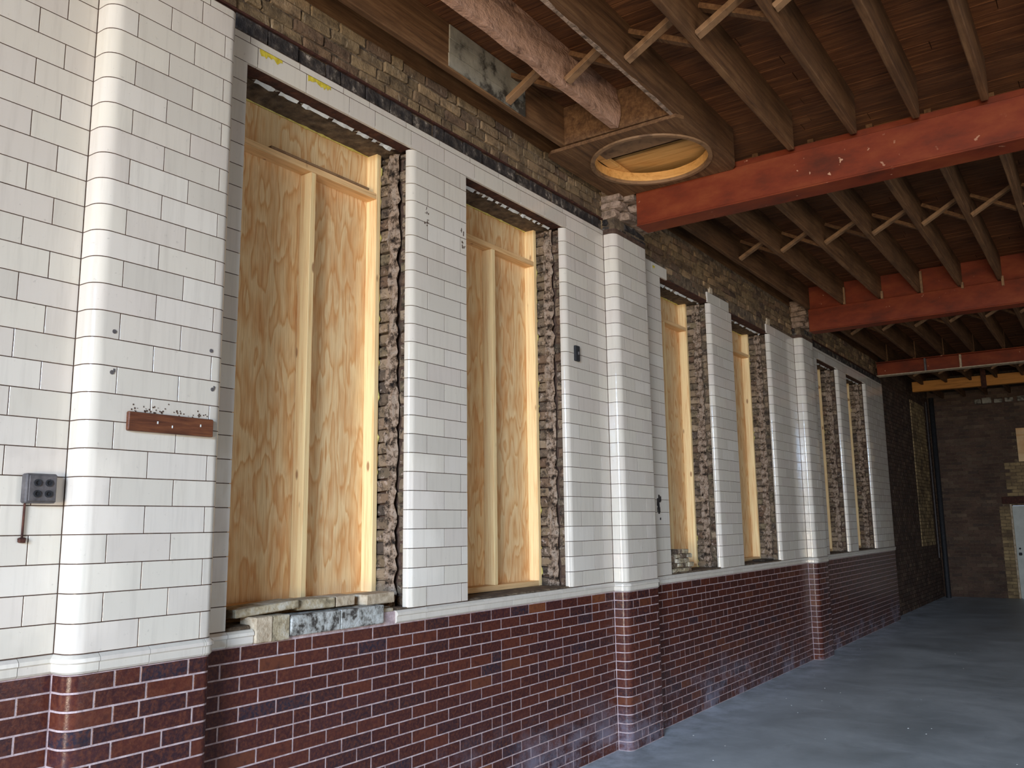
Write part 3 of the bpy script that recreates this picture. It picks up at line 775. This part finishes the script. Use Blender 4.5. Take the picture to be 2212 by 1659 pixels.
# ------------------------------------------------------------------ round hatch cut beside the first beam
HC = (.69, 5.93); HR = .455
ht = empty('ceiling_hatch', (HC[0], HC[1], ZJ)); tag(ht, 'round hole cut through old ceiling boards, lined with fresh yellow pine', 'hatch')
def annulus(r0, r1, z0, z1, N=40, ph=0, a0=0, a1=2*pi, sq=None):
    b = MB(); vs = []
    for k in range(N+1):
        t = a0+(a1-a0)*k/N
        ro = r1
        o = (HC[0]+cos(t)*r1, HC[1]+sin(t)*r1)
        if sq:
            dx, dy = cos(t), sin(t)
            s_ = min((sq[1]-HC[0])/dx if dx > 1e-6 else 9, (sq[0]-HC[0])/dx if dx < -1e-6 else 9, (sq[3]-HC[1])/dy if dy > 1e-6 else 9, (sq[2]-HC[1])/dy if dy < -1e-6 else 9)
            o = (HC[0]+dx*s_, HC[1]+dy*s_)
        i_ = (HC[0]+cos(t)*r0, HC[1]+sin(t)*r0)
        vs += [(*i_, z0), (*o, z0), (*o, z1), (*i_, z1)]
    b.add(vs, [(4*k+j, 4*k+(j+1) % 4, 4*k+4+(j+1) % 4, 4*k+4+j) for k in range(N) for j in range(4)])
    return b
child('ceiling_panel', annulus(HR+.01, .6, ZJ-.030, ZJ-.004, 64, sq=(.06, 1.19, 5.36, 6.49)), M['joist'], ht)
child('rim', annulus(HR-.012, HR+.02, ZJ-.045, ZJ-.001, 48), M['oldpine'], ht)
child('lining', annulus(HR-.018, HR-.004, ZJ-.02, ZJ+.05, 48), M['yellowpine'], ht)
child('pine_board', one(.20, 1.12, 6.035, 6.47, ZJ+.10, ZJ+.125, .003), M['yellowpine'], ht)
child('pine_board', one(.34, 1.12, 5.46, 5.845, ZJ+.035, ZJ+.06, .003), M['oldpine'], ht, label='greyish older board')
child('pine_board', one(.262, .34, 5.5, 6.33, ZJ+.052, ZJ+.08, .003), M['yellowpine'], ht)

# ------------------------------------------------------------------ pale board patch on the first joist
pb = empty('whitewashed_boards', (.254, 4.4, ZJ)); tag(pb, 'flaking whitewashed boards nailed to the joist nearest the wall', 'boards')
for k in range(3):
    b = MB(); rr = random.Random(k)
    b.box(.252, .262, 3.94+.004*k, 4.80, ZJ+.01+k*.098, ZJ+.104+k*.098, .002, .002); child('board', b, M['pale'], pb)

# ------------------------------------------------------------------ far end of the hall
wf = struct('wall_far', (0, YE, 0), 'dark brick end wall of the hall')
b = MB(); 
for x0, x1, z0, z1 in ((-.5, 1.42, 0, 5.1), (2.34, XR+.3, 0, 5.1), (1.42, 2.34, 2.06, 5.1)): b.box(x0, x1, YE+.02, YE+.3, z0, z1)
child('masonry', b, M['mort_r'], wf)
b = MB(); brick_sheet(b, 'x', -.15, 5.0, 0, 4.95, YE, -1, holes=((1.27, 2.44, 0, 2.26), (1.62, 2.5, 3.03, 3.82), (1.36, 2.5, 2.26, 3.03)))
child('wall_bricks', b, M['farbrick'], wf, 'stuff')
b = MB(); brick_sheet(b, 'x', 1.36, 2.5, 2.27, 3.03, YE, -1)
child('repair_bricks', b, M['tanbrick'], wf, 'stuff', 'paler patch of brick above the door')
child('lintel', one(1.24, 2.5, YE-.03, YE+.05, 2.10, 2.26, .006), M['rust'], wf)
b = MB(); brick_sheet(b, 'x', 1.17, 1.384, 0, 2.08, YE-.008, -1); child('jamb_bricks', b, M['tanbrick'], wf, 'stuff')
b = MB()
for k in range(9): b.box(.85+k*.22+R.uniform(-.03, .03), 1.02+k*.22, YE-.06, YE-.01, 4.42, 4.5+R.uniform(0, .05), .01, .006)
child('plaster_fragments', b, M['pale'], wf, 'stuff')
dr = struct('door_1', (1.42, YE, 0), 'pale grey painted door at the end of the hall')
child('door_leaf', one(1.425, 2.335, YE+.03, YE+.075, .01, 2.05, .004), M['doorp'], dr)
child('door_frame', one(1.385, 1.424, YE-.0, YE+.08, 0, 2.09, .004), M['bole'], dr)
kb = MB()
for z_, s_ in ((.98, .03), (1.10, .018)): kb.box(1.50-s_, 1.50+s_, YE-.03, YE+.029, z_-s_, z_+s_, .008)
child('door_lock', kb, M['black'], dr, label='dark knob and keyhole plate')
pn = empty('boarded_opening', (2.0, YE, 3.0)); tag(pn, 'yellow plywood sheet filling the high opening above the door', 'boarding')
child('plywood_sheet', one(1.66, 2.5, YE-.03, YE-.012, 3.04, 3.8, .002), M['ply'], pn)
# recessed brick wall beyond the tiles
wx = struct('wall_left', (-.12, END, 0), 'bare dark brick stretch of the left wall beyond the tiles')
child('masonry', one(-.5, -.14, END, YE+.02, 0, ZD+.1), M['mort_r'], wx)
b = MB(); brick_sheet(b, 'y', END, YE, 0, 4.9, -.12, 1, holes=((20.4, 22.0, 1.2, 4.38),)); child('wall_bricks', b, M['farbrick'], wx, 'stuff')
b = MB(); brick_sheet(b, 'y', 20.4, 22.0, 1.2, 4.38, -.10, 1); child('infill_bricks', b, M['tanbrick'], wx, 'stuff', 'paler bricked-up opening')
child('brick_return', one(-.13, -.004, END-.02, END+.02, 0, ZR, .004), M['mort_r'], wx)
def pipe(name, x, y, z0, z1, r, mat, label):
    b = MB(); N = 12
    b.add([(x+cos(2*pi*k/N)*r, y+sin(2*pi*k/N)*r, z) for z in (z0, z1) for k in range(N)], [(k, (k+1) % N, N+(k+1) % N, N+k) for k in range(N)]+[tuple(range(N, 2*N))], True)
    o = b.obj(name, M[mat]); tag(o, label, 'pipe'); return o
pipe('drain_pipe', .02, 22.3, 0, 4.6, .055, 'black', 'dark upright drain pipe in the far corner')
pipe('conduit_pipe', -.07, 22.1, .9, 4.5, .016, 'grey', 'thin grey conduit beside the far corner')
tb = empty('timber_beam', (0, 20.1, 4.5)); tag(tb, 'new yellow timber beam behind the farthest steel beam', 'beam')
child('timber', one(.02, XR, 20.05, 20.19, 4.485, 4.70, .004), M['freshbeam'], tb)
child('hanger_strap', one(1.34, 1.44, 20.02, 20.048, 4.44, 4.92, .002), M['rust'], tb)
ds = one(0, XR, 20.4, YE-.1, 4.75, 4.80).obj('ceiling', M['dkwood']); ds['kind'] = 'structure'; ds['label'] = 'low dark soffit at the end of the hall'

# ------------------------------------------------------------------ fittings on the near wall
ob = empty('outlet_box', (0, 1.72, 1.93)); tag(ob, 'weathered grey metal box with four round sockets on the near wall', 'outlet')
child('case', one(.0005, .040, 1.655, 1.775, 1.872, 1.986, .006), M['grey'], ob)
child('cover_plate', one(.0405, .046, 1.665, 1.768, 1.880, 1.978, .004), M['grey'], ob)
for yy in (1.695, 1.738):
    for zz in (1.908, 1.950):
        b = MB(); N = 14
        for r0, x_ in ((.014, .0465),): b.add([(x_, yy, zz)]+[(x_, yy+cos(2*pi*k/N)*r0, zz+sin(2*pi*k/N)*r0) for k in range(N)]+[(x_+.004, yy+cos(2*pi*k/N)*r0, zz+sin(2*pi*k/N)*r0) for k in range(N)]+[(x_+.004, yy+cos(2*pi*k/N)*r0*.6, zz+sin(2*pi*k/N)*r0*.6) for k in range(N)],
              [(0, 1+(k+1) % N, 1+k) for k in range(N)]+[(1+k, 1+(k+1) % N, 1+N+(k+1) % N, 1+N+k) for k in range(N)]+[(1+N+k, 1+N+(k+1) % N, 1+2*N+(k+1) % N, 1+2*N+k) for k in range(N)])
        child('socket', b, M['black'], ob)
b = MB(); b.box(.002, .010, 1.668, 1.676, 1.735, 1.872, .002, .001); b.box(.0005, .014, 1.658, 1.684, 1.722, 1.742, .003, .002)
child('cable_stub', b, M['rust'], ob, label='rusty cable stub hanging below')
mb_ = empty('mounting_board', (D, 2.2, 2.21)); tag(mb_, 'dark brown wooden board fixed across the nearest pilaster', 'board')
child('plank', one(D+.0005, D+.022, 1.998, 2.408, 2.172, 2.252, .004, .001), M['plank'], mb_)
for yy, zz in ((2.13, 2.215), (2.2, 2.203), (2.34, 2.22)): child('nail_scar', one(D+.0222, D+.024, yy-.003, yy+.003, zz-.007, zz+.004, .0005), M['chip'], mb_)
b = MB(); rr = random.Random(3)
for k in range(46):
    yy = rr.uniform(2.01, 2.39); zz = 2.254+abs(rr.gauss(0, .014)); s_ = rr.uniform(.001, .0028)
    b.box(D+.0003, D+.002, yy-s_, yy+s_, zz-s_, zz+s_*rr.uniform(1, 3))
child('glue_residue', b, M['mort_d'], mb_, 'stuff')
def keyhole(y, z, tail, lab):
    b = MB(); N = 10; r = .0085
    b.add([(D+.003, y, z)]+[(D+.003, y+cos(2*pi*k/N)*r, z+sin(2*pi*k/N)*r) for k in range(N)]+[(D+.0002, y+cos(2*pi*k/N)*r*1.1, z+sin(2*pi*k/N)*r*1.1) for k in range(N)],
          [(0, 1+k, 1+(k+1) % N) for k in range(N)]+[(1+k, 1+N+k, 1+N+(k+1) % N, 1+(k+1) % N) for k in range(N)])
    if tail: b.box(D+.0003, D+.0035, y+.004, y+.012, z+.002, z+.016, .001)
    o = b.obj('wall_plug', M['grey']); tag(o, lab, 'plug', 'dark wall plugs on the nearest pilaster')
keyhole(1.925, 2.576, False, 'small round plug, upper left on the nearest pilaster'); keyhole(2.393, 2.569, False, 'small round plug, upper right on the nearest pilaster')
keyhole(1.925, 2.405, True, 'hooked plug, lower left above the brown board'); keyhole(2.408, 2.392, True, 'hooked plug, lower right above the brown board')
sw = empty('switch_box', (0, 5.86, 3.11)); tag(sw, 'small black switch box on the tiles left of the second pilaster', 'switch')
child('case', one(.0005, .022, 5.83, 5.895, 3.05, 3.175, .004), M['black'], sw)
child('toggle', one(.0225, .034, 5.856, 5.868, 3.10, 3.125, .002), M['grey'], sw)
b = MB(); rr = random.Random(9)
for k in range(16):
    yy = 7.29+rr.uniform(-.035, .035); zz = 1.91+rr.gauss(0, .07); s_ = rr.uniform(.006, .02)
    b.box(.0005, .004, yy-s_, yy+s_, zz-s_, zz+s_*1.4, .001, .002)
o = child('chipped_scar', b, M['tar'], walls[2], 'stuff', 'dark scar in the tiles beside the second pilaster')
for (yy, zz) in ((4.03, 3.76), (4.03, 3.68), (4.40, 3.72), (4.41, 3.63)):
    b = MB()
    for k in range(7):
        a_ = yy+rr.uniform(-.02, .02); c_ = zz+rr.uniform(-.02, .02); s_ = rr.uniform(.002, .005); b.box(.0004, .0014, a_-s_, a_+s_, c_-s_*1.6, c_+s_*1.6)
    child('rust_fleck', b, M['mort_d'], walls[1], 'stuff')
def paint_mark(y0, y1, z1, lab):
    rr = random.Random(int(y0*100)); b = MB(); K = 14; vs = []
    for q in range(K+1):
        yy = y0+(y1-y0)*q/K; vs += [(.0016, yy, z1-.002), (.0016, yy, z1-.028-rr.uniform(-.01, .014))]
    b.add(vs, [(2*q, 2*q+1, 2*q+3, 2*q+2) for q in range(K)])
    child('paint_mark', b, M['yellow'], walls[1 if y0 < 6 else 2], None, lab)
paint_mark(2.69, 2.84, ZC, 'yellow paint daub on the crown tile'); paint_mark(3.02, 3.19, ZC, 'second yellow paint daub'); paint_mark(7.35, 7.40, ZC-.03, 'small yellow daub')
child('cap_fragment', one(-.03, .0, 9.33-.55, 9.33-.47, ZC+.003, ZC+.07, .004, .003), M['bole'], walls[2]); child('cap_fragment', one(-.03, .0, 10.66, 10.78, ZC+.003, ZC+.08, .004, .003), M['bole'], walls[2])

# ------------------------------------------------------------------ loose masonry on the nearest window sill
def loose(name, x0, x1, y0, y1, z0, z1, mat, lab, cat='brick', rot=0, tilt=0, grp='loose masonry on the nearest sill', ch=.004):
    cx, cy, cz = (x0+x1)/2, (y0+y1)/2, z0
    b = MB(); b.box(x0-cx, x1-cx, y0-cy, y1-cy, 0, z1-z0, ch, .0015); o = b.obj(name, M[mat]); o.location = (cx, cy, cz); o.rotation_euler = (tilt, 0, rot); tag(o, lab, cat, grp); return o
loose('loose_brick', -.10, .022, 2.775, 2.875, 1.225, 1.345, 'bole', 'pale broken brick end, leftmost at the front of the sill')
loose('loose_brick', -.10, .018, 2.878, 2.985, 1.224, 1.345, 'stone', 'drab brown brick block beside the pale broken end')
loose('loose_brick', -.10, .022, 2.992, 3.325, 1.236, 1.335, 'lime', 'long limewashed brick flush with the wall, left of two')
loose('loose_brick', -.10, .022, 3.330, 3.655, 1.236, 1.335, 'lime', 'long limewashed brick with blue white crust, right of two')
loose('loose_brick', -.10, -.01, 3.662, 3.765, 1.225, 1.31, 'stone', 'short brown brick stub at the right end of the gap')
loose('stone_slab', -.20, -.035, 2.70, 3.09, 1.355, 1.395, 'stone', 'flat split slab lying tilted at the left of the sill', 'slab', .0, .05)
loose('loose_brick', -.19, -.05, 3.10, 3.35, 1.347, 1.40, 'stone', 'cream stained brick lying in the middle of the sill', rot=-.04)
loose('loose_brick', -.19, -.05, 3.36, 3.50, 1.346, 1.40, 'bole', 'sawn half brick right of the middle brick')
loose('loose_brick', -.18, -.03, 3.56, 3.80, 1.337, 1.395, 'bole', 'buff brick at the right corner of the nearest sill', rot=.06)
child('sill_mortar', one(-.30, -.03, 2.66, 3.77, ZL0, 1.315, .01, .006), M['mort_r'], walls[1])
# rubble patch in the third window
rb = empty('rubble_patch', (-.1, 7.8, ZL1)); tag(rb, 'rough patch of stacked brick rubble in the third window', 'rubble')
rr = random.Random(4); z = ZL1+.008
for k in range(5):
    y = 7.515; H_ = .043
    while y < 8.02-.02*k:
        L = rr.uniform(.06, .13); child('brick', one(-.16, -.03+rr.uniform(-.012, .006), y, y+L-.008, z, z+H_-.005, .006, .005, rnd=rr), M['jamb'] if rr.random() < .55 else M['stone'], rb); y += L
    z += H_
child('mortar', one(-.17, -.05, 7.512, 7.99, ZL1+.008, z-.01, .005), M['mort_r'], rb)
o = one(-.2, -.05, 10.2, 10.52, ZL1+.008, ZL1+.03, .004).obj('timber_offcut', M['dkwood']); tag(o, 'dark timber offcut on the sill of the fourth window', 'offcut')

# ------------------------------------------------------------------ chips on the floor
b = MB(); rr = random.Random(11)
for k in range(46):
    x = abs(rr.gauss(0, 1.0))+.15; y = rr.uniform(5.2, 15); s_ = rr.uniform(.002, .006)
    mm = Matrix.Translation((x, y, .0005)) @ Matrix.Rotation(rr.uniform(0, 3), 4, 'Z')
    b.box(-s_, s_, -s_*.6, s_*.6, 0, s_*.5, .001, .0008, M4=mm)
o = b.obj('plaster_chips', M['chip'], None, 'stuff'); tag(o, 'tiny white plaster chips scattered over the concrete', 'chips')
